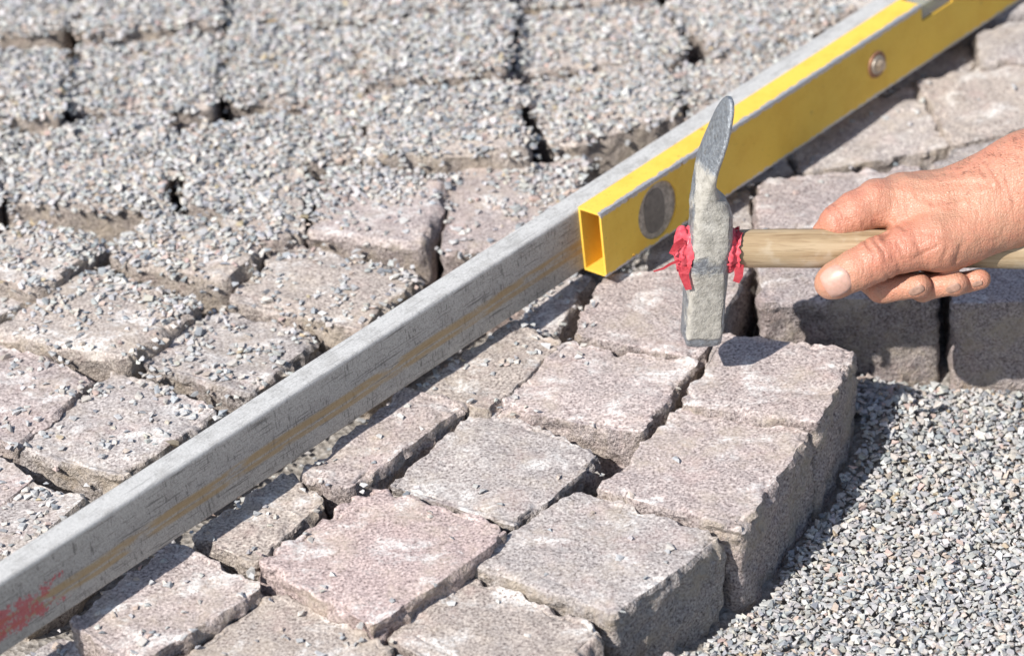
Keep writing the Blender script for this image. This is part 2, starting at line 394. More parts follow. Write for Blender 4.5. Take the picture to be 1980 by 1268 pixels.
# in front of the rule
sett([(1320, 777), (1398, 648), (1650, 678), (1578, 812)], 0.004, 'pink', HI, 0.115, 0.0015, tilt=(0, 0.02), rough=0.9, label='reddish granite sett just below the hammer head')
sett([(1162, 944), (1314, 790), (1564, 832), (1430, 1016)], -0.003, 'pink', HI, 0.115, 0.002)
sett([(966, 788), (1094, 662), (1343, 700), (1236, 834)], 0.0, 'pink', HI, label='pink sett with a broad white scuff')
sett([(756, 938), (932, 790), (1166, 876), (993, 1013)], -0.006, 'grey', HI)
sett([(900, 1086), (1128, 947), (1392, 1036), (1184, 1184)], -0.006, 'grey', HI, 0.115, 0.002)
sett([(498, 1090), (722, 944), (984, 1022), (720, 1208)], 0.001, 'rose', HI, label='rosy sett with white scuffs')
sett([(751, 1232), (895, 1110), (1164, 1216), (1010, 1370)], -0.012, 'tan', HI, 0.11, 0.002)
sett([(584, 914), (780, 752), (897, 781), (674, 942)], 0.002, 'pink', HI)
sett([(376, 1036), (548, 912), (626, 966), (492, 1086)], -0.002, 'tan', HI, 0.10, 0.002)
sett([(138, 1200), (340, 1050), (504, 1134), (256, 1284)], 0.0, 'pink', HI)
sett([(310, 1300), (535, 1150), (752, 1250), (556, 1404)], -0.010, 'tan', HI)
sett([(1112, 646), (1170, 535), (1450, 505), (1350, 690)], 0.001, 'pink', HI, 0.11, 0.0018)
sett([(800, 758), (988, 622), (1083, 662), (944, 790)], 0.001, 'tan', HI)
sett([(985, 640), (1080, 520), (1142, 540), (1066, 652)], -0.012, 'grey', 24)
# beyond the hammer, right of the level
sett([(1470, 444), (1474, 350), (1782, 318), (1822, 436)], 0.0, 'mauve', HI, 0.11, 0.002, fr=0.04, rt=0.03)
sett([(1476, 588), (1464, 458), (1806, 448), (1822, 574)], 0.0, 'mauve', HI, 0.11, 0.0018, rough=0.8, fr=0.04, rt=0.03)
sett([(1848, 590), (1834, 452), (2170, 440), (2190, 580)], 0.0, 'mauve', HI, 0.11, 0.0018, rough=0.8, fr=0.04, rt=0.03)
sett([(1556, 336), (1520, 262), (1766, 168), (1842, 286)], -0.013, 'grey', HI, 0.11, 0.002, fr=0.04, rt=0.03)
sett([(1850, 284), (1776, 160), (2010, 92), (2090, 222)], -0.007, 'tan', HI, 0.11, 0.002, fr=0.04, rt=0.03)
sett([(1896, 126), (1886, 66), (2110, 0), (2120, 96)], -0.002, 'grey', 24, fr=0.04, rt=0.03)
sett([(1700, 176), (1692, 106), (1868, 66), (1888, 128)], -0.018, 'grey', 24, fr=0.04, rt=0.03)
sett([(1800, 326), (1850, 288), (2090, 232), (2120, 318), (1990, 332)][:4], 0.0, 'grey', 24, fr=0.04, rt=0.03)
sett([(1836, 436), (1828, 338), (2120, 326), (2150, 428)], 0.0, 'mauve', 24, fr=0.04, rt=0.03)
sett([(1250, 536), (1285, 410), (1446, 368), (1458, 468)], -0.009, 'grey', 28)
sett([(1370, 380), (1370, 320), (1505, 290), (1548, 336)], -0.020, 'grey', 24, fr=0.04, rt=0.03)
# behind the rule
sett([(432, 590), (556, 470), (822, 534), (700, 650)], 0.004, 'tan', HI, 0.10, 0.002, fr=0.085, rt=0.045)
sett([(264, 708), (416, 600), (624, 652), (480, 772)], -0.002, 'grey', HI, 0.10, 0.002, fr=0.085, rt=0.045)
sett([(-40, 650), (170, 516), (396, 590), (236, 704)], 0.010, 'tan', 28, 0.10, 0.0062, fr=0.085, rt=0.045)
sett([(-190, 770), (-20, 652), (192, 736), (22, 880)], 0.002, 'pink', 28, fr=0.085, rt=0.045)
sett([(20, 882), (224, 716), (430, 792), (232, 934)], -0.002, 'grey', HI, 0.10, 0.002, fr=0.085, rt=0.045)
sett([(-140, 950), (-20, 868), (66, 932), (-50, 1020)], 0.002, 'pink', 24, fr=0.085, rt=0.045)
sett([(-90, 1020), (64, 934), (170, 962), (20, 1090)], 0.003, 'grey', 24, fr=0.085, rt=0.045)
sett([(196, 500), (320, 400), (518, 474), (432, 548)], 0.014, 'tan', 26, 0.10, 0.0062, fr=0.085, rt=0.045)
sett([(-120, 530), (40, 428), (206, 470), (76, 566)], 0.018, 'tan', 24, fr=0.085, rt=0.045)
sett([(590, 458), (650, 325), (878, 345), (826, 482)], 0.012, 'pink', 28, 0.10, 0.0062, fr=0.085, rt=0.045)
sett([(848, 505), (886, 330), (1150, 305), (1060, 470)], 0.005, 'pink', 28, fr=0.085, rt=0.045)
sett([(705, 314), (724, 185), (1006, 160), (1032, 296)], 0.020, 'tan', 24, fr=0.085, rt=0.045)
sett([(1080, 292), (1010, 172), (1290, 112), (1330, 225)], 0.010, 'tan', 24, fr=0.085, rt=0.045)
sett([(1000, 152), (1010, 36), (1286, 12), (1348, 108)], 0.006, 'tan', 24, fr=0.085, rt=0.045)
sett([(1396, 112), (1298, 10), (1560, -45), (1600, 60)], 0.004, 'tan', 24, fr=0.085, rt=0.045)
sett([(1345, 228), (1318, 132), (1590, 75), (1560, 110)], 0.003, 'tan', 24)
sett([(1022, 24), (1010, -70), (1260, -90), (1284, -2)], 0.004, 'tan', 16, fr=0.085, rt=0.045)
for q in ([(452, 206), (446, 60), (690, 62), (702, 196)], [(712, 168), (706, 50), (990, 8), (994, 146)], [(150, 226), (150, 86), (418, 66), (428, 214)],
          [(-140, 240), (-130, 96), (130, 90), (126, 232)], [(22, 398), (56, 246), (336, 236), (336, 414)], [(352, 410), (350, 250), (588, 226), (590, 396)],
          [(-260, 410), (-230, 250), (36, 250), (2, 400)], [(518, 478), (440, 430), (600, 350), (590, 440)], [(600, 316), (604, 214), (708, 204), (690, 310)],
          [(455, 40), (440, -80), (700, -90), (690, 44)], [(710, 30), (712, -90), (985, -110), (986, -6)], [(150, 66), (150, -70), (425, -85), (425, 50)],
          [(-140, 76), (-130, -60), (130, -70), (132, 66)], [(1310, -4), (1270, -90), (1500, -150), (1560, -60)], [(1580, 40), (1570, -50), (1790, -110), (1800, -30)]):
    c_ = np.mean(q, axis=0); q = [tuple(c_ + (np.array(p) - c_) * 0.985 + np.array((random.uniform(-16, 16), random.uniform(-9, 9)))) for p in q]
    sett(q, random.uniform(0.004, 0.018), 'tan', 22, fr=0.035, rt=0.02, tilt=(random.uniform(-0.07, 0.07), random.uniform(-0.06, 0.03)))
# rows that run on past the edges of the picture
for q, z in (([(1180, 1345), (1290, 1260), (1360, 1300), (1200, 1420)], -0.02), ([(-140, 1400), (120, 1230), (246, 1300), (60, 1450)], -0.02), ([(60, 1480), (290, 1310), (540, 1420), (330, 1560)], -0.004),
             ([(770, 1500), (1000, 1385), (1180, 1430), (980, 1600)], -0.004), ([(-300, 880), (-180, 790), (5, 880), (-150, 960)], 0.0), ([(-300, 660), (-130, 545), (60, 575), (-60, 645)], 0.004),
             ([(560, 1420), (745, 1270), (990, 1380), (760, 1490)], -0.004), ([(2200, 590), (2184, 440), (2480, 430), (2500, 570)], 0.0), ([(2130, 320), (2100, 220), (2380, 190), (2400, 310)], 0.0),
             ([(2160, 428), (2134, 332), (2420, 320), (2440, 420)], 0.0), ([(2030, 90), (2130, -10), (2330, -30), (2340, 70)], 0.0), ([(1800, 60), (1800, -30), (2010, -80), (2100, -10)], 0.0)):
    sett(q, z, random.choice(['grey', 'tan', 'pink']), 14)

# ------------------------------------------------------------------ height map for the gravel
gx = X0 + (np.arange(NXc) + 0.5) * CELL; gy = Y0 + (np.arange(NYc) + 0.5) * CELL
GX, GY = np.meshgrid(gx, gy, indexing='ij')
HM = base_height(GX, GY); SM = np.full_like(HM, -1.0)
for t in SETT_TOPS:
    n0 = t[:, :2]; mid = []
    for s in (0.0,):
        i = ((t[:, 0] - X0) / CELL).astype(int); j = ((t[:, 1] - Y0) / CELL).astype(int)
        for di in range(-2, 3):
            for dj in range(-2, 3):
                a = i + di; b = j + dj; ok = (a >= 0) & (a < NXc) & (b >= 0) & (b < NYc)
                np.maximum.at(SM, (a[ok], b[ok]), t[ok, 2])
# fill pin holes inside coarse tops
for _ in range(2):
    nb = np.stack([np.roll(SM, s, a) for s, a in ((1, 0), (-1, 0), (1, 1), (-1, 1))]); m = (SM < -0.5) & ((nb > -0.5).sum(0) >= 3)
    SM[m] = nb.max(0)[m]
ON_SETT = SM > -0.05
HM = np.maximum(HM, SM)

# ------------------------------------------------------------------ gravel
def chip_mesh(seed):
    r = np.random.default_rng(seed); bm = bmesh.new()
    n = r.integers(7, 10)
    for _ in range(n):
        p = r.uniform(-1, 1, 3); p /= (np.abs(p) ** 3).sum() ** (1 / 3); p *= 0.7 + 0.4 * r.random(); bm.verts.new(p)
    bmesh.ops.convex_hull(bm, input=bm.verts)
    for v in [v for v in bm.verts if not v.link_faces]: bm.verts.remove(v)
    bmesh.ops.triangulate(bm, faces=bm.faces); bmesh.ops.recalc_face_normals(bm, faces=bm.faces)
    bm.verts.ensure_lookup_table(); bm.verts.index_update()
    V = np.array([v.co[:] for v in bm.verts]); Fc = np.array([[v.index for v in f.verts] for f in bm.faces]); bm.free()
    V -= (V.max(0) + V.min(0)) / 2; V /= np.abs(V).max(0); return V, Fc
CHIPS = [chip_mesh(s) for s in range(44)]
PAL = np.array([(0.62, 0.62, 0.62), (0.70, 0.69, 0.68), (0.55, 0.56, 0.57), (0.77, 0.76, 0.74), (0.46, 0.49, 0.52), (0.67, 0.63, 0.58),
                (0.70, 0.60, 0.52), (0.66, 0.52, 0.47), (0.34, 0.37, 0.40), (0.72, 0.68, 0.63), (0.82, 0.81, 0.80), (0.64, 0.53, 0.38)])
PW = np.array([20, 19, 15, 9, 9, 10, 4, 3, 3, 9, 3, 1.0]); PW = PW / PW.sum()

# how thickly the chips lie, in layers, at places named by where the photograph shows them
DENS = np.array([(150, 100, 2.3), (450, 150, 2.3), (700, 150, 2.2), (900, 80, 2.2), (1150, 60, 2.0), (1150, 180, 1.7), (1250, 130, 1.8), (850, 240, 1.9), (600, 280, 2.3), (300, 320, 2.3),
    (80, 300, 2.3), (80, 440, 2.0), (250, 440, 2.2), (420, 420, 2.2), (480, 470, 1.2), (640, 390, 2.0), (760, 380, 1.5), (700, 450, 0.35), (800, 450, 0.15), (960, 360, 0.9), (1050, 340, 1.4),
    (930, 450, 0.25), (1420, 60, 1.6), (1480, 110, 1.6), (1350, 170, 1.8), (1560, 20, 1.6), (600, 540, 0.22), (720, 560, 0.5), (500, 560, 0.25), (230, 570, 1.25), (330, 600, 1.35), (100, 590, 0.8), (60, 640, 0.35),
    (250, 660, 0.25), (420, 640, 0.75), (520, 660, 0.5), (400, 710, 0.35), (80, 740, 0.45), (110, 700, 0.3), (20, 820, 0.3), (230, 780, 0.25), (300, 840, 0.3), (120, 850, 0.15), (60, 980, 0.4), (20, 920, 0.1),
    (300, 1150, 0.42), (200, 1240, 0.15), (420, 1110, 0.08), (500, 1200, 0.2), (600, 1230, 0.22), (60, 1255, 1.2), (880, 720, 0.28), (1000, 650, 0.35), (800, 770, 0.15), (700, 850, 0.12), (620, 930, 0.12),
    (830, 880, 0.02), (1000, 860, 0.02), (740, 1050, 0.01), (1100, 1060, 0.03), (960, 1190, 0.01), (1180, 760, 0.0), (1370, 900, 0.01), (1460, 720, 0.0), (1290, 590, 0.0), (1600, 380, 0.02), (1650, 520, 0.0),
    (1640, 260, 0.05), (1560, 250, 0.15), (1900, 200, 0.01), (1900, 80, 0.03), (1750, 700, 0.0), (-100, 700, 0.5), (-100, 300, 2.2), (-100, 1300, 1.0), (1900, 640, 0.0), (1900, -80, 0.5), (700, -100, 2.2), (1400, -80, 1.8)])
def density(px, py):
    d2 = (px[:, None] - DENS[:, 0]) ** 2 + ((py[:, None] - DENS[:, 1]) * 1.3) ** 2 + 400
    w = 1 / d2 ** 2; return (w * DENS[:, 2]).sum(1) / w.sum(1)

LONE = []
def rot_mats(yaw, tx, ty):
    cy, sy, ca, sa, cb, sb = np.cos(yaw), np.sin(yaw), np.cos(tx), np.sin(tx), np.cos(ty), np.sin(ty)
    Z = np.zeros_like(yaw); O = Z + 1
    Rz = np.stack([cy, -sy, Z, sy, cy, Z, Z, Z, O], -1).reshape(-1, 3, 3)
    Rx = np.stack([O, Z, Z, Z, ca, -sa, Z, sa, ca], -1).reshape(-1, 3, 3)
    Ry = np.stack([cb, Z, sb, Z, O, Z, -sb, Z, cb], -1).reshape(-1, 3, 3)
    return Rx @ Ry @ Rz

def drop(xs, ys, lone_mask, tilt=0.28, roll=3, zmax=1.0):
    """drop chips one by one on the height map; each comes to rest on what lies below it"""
    n = len(xs); out = []
    A = 0.0010 + 0.0027 * rng.beta(1.4, 2.0, n) + 0.0013 * (rng.random(n) < 0.03); A = np.where(lone_mask, np.maximum(A, 0.0020), A); B = A * rng.uniform(0.55, 0.95, n); Cc = A * rng.uniform(0.26, 0.60, n)
    yaw = rng.uniform(0, 6.283, n); tx = rng.normal(0, tilt, n); ty = rng.normal(0, tilt, n); kind = rng.integers(0, len(CHIPS), n)
    zs = np.zeros(n); keep = np.ones(n, bool)
    for i in range(n):
        bx, by, bz = xs[i], ys[i], 9
        for k in range(roll):
            x = xs[i] + (rng.normal(0, 0.0032) if k else 0); y = ys[i] + (rng.normal(0, 0.0032) if k else 0)
            a = int((x - X0) / CELL); b = int((y - Y0) / CELL)
            if not (3 <= a < NXc - 4 and 3 <= b < NYc - 4): continue
            hz = HM[a - 1:a + 2, b - 1:b + 2].mean()
            if hz < bz: bx, by, bz = x, y, hz
        if bz > zmax: keep[i] = False; continue
        a = int((bx - X0) / CELL); b = int((by - Y0) / CELL); r = 2 if A[i] > 0.0030 else 1
        w = HM[a - r:a + r + 1, b - r:b + r + 1]
        g = np.sort(w, axis=None); zb = g[int(len(g) * 0.42)]
        if lone_mask[i]:
            tx[i] *= 0.35; ty[i] *= 0.35; zb = g[int(len(g) * 0.5)]
        xs[i], ys[i] = bx, by; zs[i] = zb + Cc[i] * 0.85
        np.maximum(w, zb + Cc[i] * 1.25, out=w)
    R = rot_mats(yaw, tx, ty)
    return xs, ys, zs, np.stack([A, B, Cc], -1), R, kind, keep

def scatter_mesh(name, xs, ys, zs, S, R, kind, label, cat):
    vs, fs, cs, off = [], [], [], 0
    ci = rng.choice(len(PAL), len(xs), p=PW); col = PAL[ci] * np.array([1.01, 1.0, 0.985]) * rng.uniform(0.60, 0.84, (len(xs), 1)) * rng.uniform(0.97, 1.03, (len(xs), 3))
    for k, (V, Fc) in enumerate(CHIPS):
        m = np.nonzero(kind == k)[0]
        if not len(m): continue
        vv = np.einsum('nij,nvj->nvi', R[m], V[None] * S[m][:, None, :]) + np.stack([xs[m], ys[m], zs[m]], -1)[:, None, :]
        fs.append((Fc[None] + (np.arange(len(m)) * len(V))[:, None, None] + off).reshape(-1, 3))
        vs.append(vv.reshape(-1, 3)); cs.append(np.repeat(col[m], len(V), 0)); off += len(m) * len(V)
    v = np.concatenate(vs); f = np.concatenate(fs); c = np.concatenate(cs)
    me = bpy.data.meshes.new(name); me.vertices.add(len(v)); me.vertices.foreach_set('co', v.ravel())
    me.loops.add(f.size); me.loops.foreach_set('vertex_index', f.ravel().astype(np.int32))
    me.polygons.add(len(f)); me.polygons.foreach_set('loop_start', (np.arange(len(f)) * 3).astype(np.int32))
    me.polygons.foreach_set('use_smooth', [False] * len(f)); at = me.color_attributes.new('chip_col', 'FLOAT_COLOR', 'POINT'); at.data.foreach_set('color', np.concatenate([c, np.ones((len(c), 1))], 1).ravel())
    me.update(calc_edges=True); me.materials.append(CHIP_A)
    o = bpy.data.objects.new(name, me); COL.objects.link(o)
    return tag(o, label, cat, kind='stuff')

def uniform_points(n):
    return rng.uniform(X0 + 0.01, X1 - 0.01, n), rng.uniform(Y0 + 0.01, Y1 - 0.01, n)
AREA = (X1 - X0) * (Y1 - Y0); PER = 1 / 18e-6
# 1. the bed to the right of the laid setts
xs, ys = uniform_points(int(AREA * PER * 2.6)); m = in_poly(xs, ys, GB)
m &= ~ON_SETT[((xs - X0) / CELL).astype(int), ((ys - Y0) / CELL).astype(int)]; xs, ys = xs[m], ys[m]
a = drop(xs, ys, np.zeros(len(xs), bool), 0.22, zmax=-0.025); kp = a[6]
scatter_mesh('gravel_bed', *[v[kp] for v in a[:6]], 'bed of pale grey gravel beside the laid setts', 'gravel')
# 2. the chips strewn over the setts and swept into the joints
xs, ys = uniform_points(int(AREA * PER * 2.6)); m = ~in_poly(xs, ys, GB); xs, ys = xs[m], ys[m]
px, py = proj(np.stack([xs, ys, np.zeros_like(xs)], -1)); dn = density(px, py); far = np.clip((360 - py) / 60, 0, 1) * np.clip((1000 - px) / 60, 0, 1); dn = np.where(dn > 1.0, 1.0 + (dn - 1.0) * (0.42 + 0.45 * far), dn); dn = np.where((px - 0) * 0.635 + py > 1240, dn * 0.5, dn)
clump = np.array([mn.noise(Vector((x * 55, y * 55, 3.0))) for x, y in zip(xs, ys)])
dn2 = np.where(dn < 1.0, dn * 0.8 * np.clip(0.7 + 2.6 * clump, 0, 3.5), dn * np.clip(1 + 0.7 * clump, 0.3, 2))
ii = np.clip(((xs - X0) / CELL).astype(int), 0, NXc - 1); jj = np.clip(((ys - Y0) / CELL).astype(int), 0, NYc - 1)
dn2 = np.where(ON_SETT[ii, jj], dn2, np.where((px > 650) | (py > 520), dn2 * 0.22, dn2 * 0.55 + far * 0.55 * dn2) + 0.08)
m = rng.random(len(xs)) < dn2 / 2.6; xs, ys, dn = xs[m], ys[m], dn[m]; ons = ON_SETT[ii, jj][m]; px, py = px[m], py[m]
sparse = ons & (dn < 0.6)
a = drop(xs, ys, sparse, 0.22); kp = a[6]
cand = np.nonzero(sparse & kp & (dn < 0.45) & (px > -10) & (px < 1990) & (py > 0) & (py < 1280))[0]
rng.shuffle(cand); size = a[3][cand, 0] * (0.7 + py[cand] / 2500); cand = cand[np.argsort(-size)][:290]
lone = np.zeros(len(kp), bool); lone[cand] = True
rest = kp & ~lone
scatter_mesh('gravel', *[v[rest] for v in a[:6]], 'grey gravel strewn over the setts and into their joints', 'gravel')
chip_data = []
for k, (V, Fc) in enumerate(CHIPS):
    me = bpy.data.meshes.new('stone_chip'); me.from_pydata(V.tolist(), [], Fc.tolist()); me.update(); me.materials.append(CHIP_O); chip_data.append(me)
RULE_A, RULE_B = P(0, 1240, 0)[:2], P(1150, 520, 0)[:2]
for i in cand:
    o = bpy.data.objects.new('stone_chip', chip_data[a[5][i]]); COL.objects.link(o)
    M3 = Matrix(a[4][i].tolist()).to_4x4(); o.matrix_world = Matrix.Translation((a[0][i], a[1][i], a[2][i])) @ M3 @ Matrix.Diagonal((*a[3][i].tolist(), 1))
    c = PAL[rng.choice(len(PAL), p=PW)] * rng.uniform(0.56, 0.88); o.color = (*c.tolist(), 1)
    side = (RULE_B[0] - RULE_A[0]) * (a[1][i] - RULE_A[1]) - (RULE_B[1] - RULE_A[1]) * (a[0][i] - RULE_A[0]) > 0
    if side: tag(o, 'small stone chip lying loose on a sett behind the metal rule', 'stone chip', 'loose chips on the setts behind the rule')
    else: tag(o, 'small stone chip lying loose on a sett in front of the metal rule', 'stone chip', 'loose chips on the setts in front of the rule')

# ------------------------------------------------------------------ rule and spirit level
YAW, LEAN, SLOPE, WID, HGT = math.radians(46.9), math.radians(4.4), math.radians(-0.9), 0.0208, 0.0510
Lv = np.array([math.cos(YAW) * math.cos(SLOPE), math.sin(YAW) * math.cos(SLOPE), math.sin(SLOPE)])
nv = np.array([math.sin(YAW), -math.cos(YAW), 0.0]); zv = np.cross(Lv, -nv)
n2 = nv * math.cos(LEAN) + zv * math.sin(LEAN); z2 = zv * math.cos(LEAN) - nv * math.sin(LEAN)
END = P(1130, 521, 0.010)                      # bottom back corner of the level's open end
FRAME = Matrix(((Lv[0], -n2[0], z2[0], END[0]), (Lv[1], -n2[1], z2[1], END[1]), (Lv[2], -n2[2], z2[2], END[2]), (0, 0, 0, 1)))
# local axes: x along, y away from the viewer's side, z up. rule: y 0..0.02, level: y -WID..0

def box(bm, a, b, bev=0.0):
    vs = [bm.verts.new((x, y, z)) for x in (a[0], b[0]) for y in (a[1], b[1]) for z in (a[2], b[2])]
    fs = [bm.faces.new([vs[i] for i in q]) for q in ((0, 1, 3, 2), (4, 6, 7, 5), (0, 4, 5, 1), (2, 3, 7, 6), (0, 2, 6, 4), (1, 5, 7, 3))]
    if bev:
        es = list({e for f in fs for e in f.edges}); bmesh.ops.bevel(bm, geom=es, offset=bev, segments=3, affect='EDGES', profile=0.5)

RW, RH, R0, R1 = 0.0195, 0.0495, -0.86, 0.72
rule = tag(empty('straightedge', FRAME), 'long scratched aluminium rule laid across the setts with red paint and ochre stains', 'straightedge')
prof = []                                        # outer profile with rounded corners, hollow inside
def rrect(y0, y1, z0, z1, r, n=4):
    o = []
    for cy, cz, a0 in ((y1 - r, z1 - r, 0), (y0 + r, z1 - r, 90), (y0 + r, z0 + r, 180), (y1 - r, z0 + r, 270)):
        for k in range(n + 1):
            t = math.radians(a0 + 90 * k / n); o.append((cy + r * math.cos(t), cz + r * math.sin(t)))
    return o
po = rrect(0.0003, RW, 0, RH, 0.0022); pi_ = rrect(0.0023, RW - 0.002, 0.002, RH - 0.002, 0.001)
def tube(name, x0, x1, po, pi_, m, parent, nseg=60):
    n = len(po); xs_ = np.linspace(x0, x1, nseg); V = []; Fs = []
    for x in xs_: V += [(x, y, z) for y, z in po]
    off = len(V)
    for x in xs_: V += [(x, y, z) for y, z in pi_]
    for s in range(nseg - 1):
        for i in range(n):
            j = (i + 1) % n; a, b, c, d = s * n + i, s * n + j, (s + 1) * n + j, (s + 1) * n + i
            Fs.append((a, b, c, d)); Fs.append((off + d, off + c, off + b, off + a))
    for s, fl in ((0, True), (nseg - 1, False)):
        for i in range(n):
            j = (i + 1) % n; q = (s * n + i, s * n + j, off + s * n + j, off + s * n + i); Fs.append(q if not fl else q[::-1])
    return obj(name, V, Fs, m, parent)
body = tube('profile', R0, R1, po, pi_, mat_alu_rule(1, RH), rule)
for p in body.data.polygons: p.use_smooth = True
try: body.data.set_sharp_from_angle(angle=math.radians(40))
except Exception: pass

level = tag(empty('spirit_level', FRAME), 'yellow spirit level with an open end leaning against the metal rule', 'spirit level')
YEL = mat_yellow(WID, HGT); TH = 0.0017; LL = 0.62
LF = FRAME.copy()
def build_level():
    M = Matrix.Translation((0, -WID, 0)); bm = bmesh.new()
    # in this mesh: y 0 = front face, y WID = back, z 0..HGT
    NX0, NX1, NZ = 0.384, 0.424, 0.037          # notch for the top vial
    # back, bottom, top plates
    box(bm, (0, WID - TH, 0), (LL, WID, HGT)); box(bm, (0, 0.0001, 0), (LL, WID - TH, TH))
    box(bm, (0, 0.0001, HGT - TH), (NX0, WID - TH, HGT)); box(bm, (NX1, 0.0001, HGT - TH), (LL, WID - TH, HGT))
    # front plate in stretches; one has the round window
    c0, c1, cx, cz, cr = 0.030, 0.092, 0.0608, HGT * 0.497, 0.0218
    box(bm, (0, 0, TH), (c0, TH, HGT - TH)); box(bm, (c1, 0, TH), (NX0, TH, HGT - TH)); box(bm, (NX0, 0, TH), (NX1, TH, NZ)); box(bm, (NX1, 0, TH), (LL, TH, HGT - TH))
    for z0, z1 in ((0, TH), (HGT - TH, HGT)):
        pass
    n = 64; ring, rect = [], []
    for i in range(n):
        t = 2 * math.pi * i / n; ct, st = math.cos(t), math.sin(t)
        ring.append((cx + cr * ct, cz + cr * st))
        kx = ((c1 - cx) if ct > 0 else (cx - c0)) / max(abs(ct), 1e-6); kz = ((HGT - TH - cz) if st > 0 else (cz - TH)) / max(abs(st), 1e-6)
        k = min(kx, kz); rect.append((cx + k * ct, cz + k * st))
    A = [bm.verts.new((x, 0, z)) for x, z in ring]; B = [bm.verts.new((x, 0, z)) for x, z in rect]; C = [bm.verts.new((x, TH, z)) for x, z in ring]
    for i in range(n):
        j = (i + 1) % n; bm.faces.new((A[i], A[j], B[j], B[i])); bm.faces.new((A[j], A[i], C[i], C[j]))
    o = obj_bm('case', bm, YEL, level); o.matrix_parent_inverse = Matrix(); o.matrix_local = M
    def part(name, bm, m, parent=level, smooth=False):
        q = obj_bm(name, bm, m, parent, smooth); q.matrix_local = M if parent == level else Matrix(); return q
    # round end vial: dirty plastic disc with a darker window
    bm = bmesh.new(); bmesh.ops.create_circle(bm, cap_ends=True, segments=64, radius=cr * 1.0, matrix=Matrix.Translation((cx, TH * 0.98, cz)) @ Matrix.Rotation(math.pi / 2, 4, 'X'))
    vial = part('end_vial', bm, mat_plain('dirty_plastic', (0.42, 0.36, 0.29), 0.6, 0, 260, 0.5, 0.4))
    pts = []
    for t in range(0, 40):
        th = 2 * math.pi * t / 40; ct, st = math.cos(th), math.sin(th)
        x = cr * 0.52 * (abs(ct) ** 0.7) * (1 if ct > 0 else -1) - cr * 0.10; z = cr * 0.78 * (abs(st) ** 0.8) * (1 if st > 0 else -1)
        pts.append((cx + x, TH * 0.98 - 0.0004, cz + z))
    bm = bmesh.new(); vs = [bm.verts.new(p) for p in pts]; bm.faces.new(vs)
    part('vial_window', bm, mat_plain('clouded_window', (0.18, 0.16, 0.135), 0.3, 0, 200, 0.25, 0.1), vial)
    # screw with a rusty washer
    sx, sz = 0.324, HGT * 0.52
    def disc(bm, x, z, r, y0, y1, seg=40, bev=0.0004):
        k = bmesh.ops.create_cone(bm, cap_ends=True, segments=seg, radius1=r, radius2=r * 0.94, depth=abs(y1 - y0), matrix=Matrix.Translation((x, (y0 + y1) / 2, z)) @ Matrix.Rotation(math.pi / 2, 4, 'X'))
    bm = bmesh.new(); disc(bm, sx, sz, 0.0108, 0, -0.0016)
    wsh = part('washer', bm, mat_plain('rusty_washer', (0.30, 0.16, 0.10), 0.6, 0.5, 400, 0.4, 0.5))
    bm = bmesh.new(); disc(bm, sx, sz, 0.0076, -0.0016, -0.0026)
    part('seat_ring', bm, mat_plain('pale_ring', (0.45, 0.40, 0.34), 0.5, 0.6, 400, 0.3, 0.3), wsh)
    bm = bmesh.new(); disc(bm, sx, sz, 0.0048, -0.0026, -0.0062, 6)
    part('screw_head', bm, mat_plain('screw_steel', (0.50, 0.42, 0.34), 0.4, 0.8, 400, 0.3, 0.3), wsh)
    # clear block with the vial in the notch
    bm = bmesh.new(); box(bm, (NX0 + 0.0006, 0.0012, NZ + 0.0004), (NX1 - 0.0006, WID - TH - 0.0006, HGT - 0.0018), 0.0006)
    k = NT('clear_block'); k.b.inputs['Transmission Weight'].default_value = 0.6; k.set((0.66, 0.63, 0.55), 0.25, 0, 0.5)
    blk = part('top_vial', bm, k.m)
    bm = bmesh.new(); bmesh.ops.create_cone(bm, cap_ends=True, segments=24, radius1=0.0042, radius2=0.0042, depth=0.030, matrix=Matrix.Translation(((NX0 + NX1) / 2, WID * 0.45, NZ + 0.0068)) @ Matrix.Rotation(math.pi / 2, 4, 'Y'))
    part('vial_tube', bm, mat_plain('vial_liquid', (0.55, 0.60, 0.22), 0.2, 0, 50, 0.1, 0.0), blk, True)
build_level()

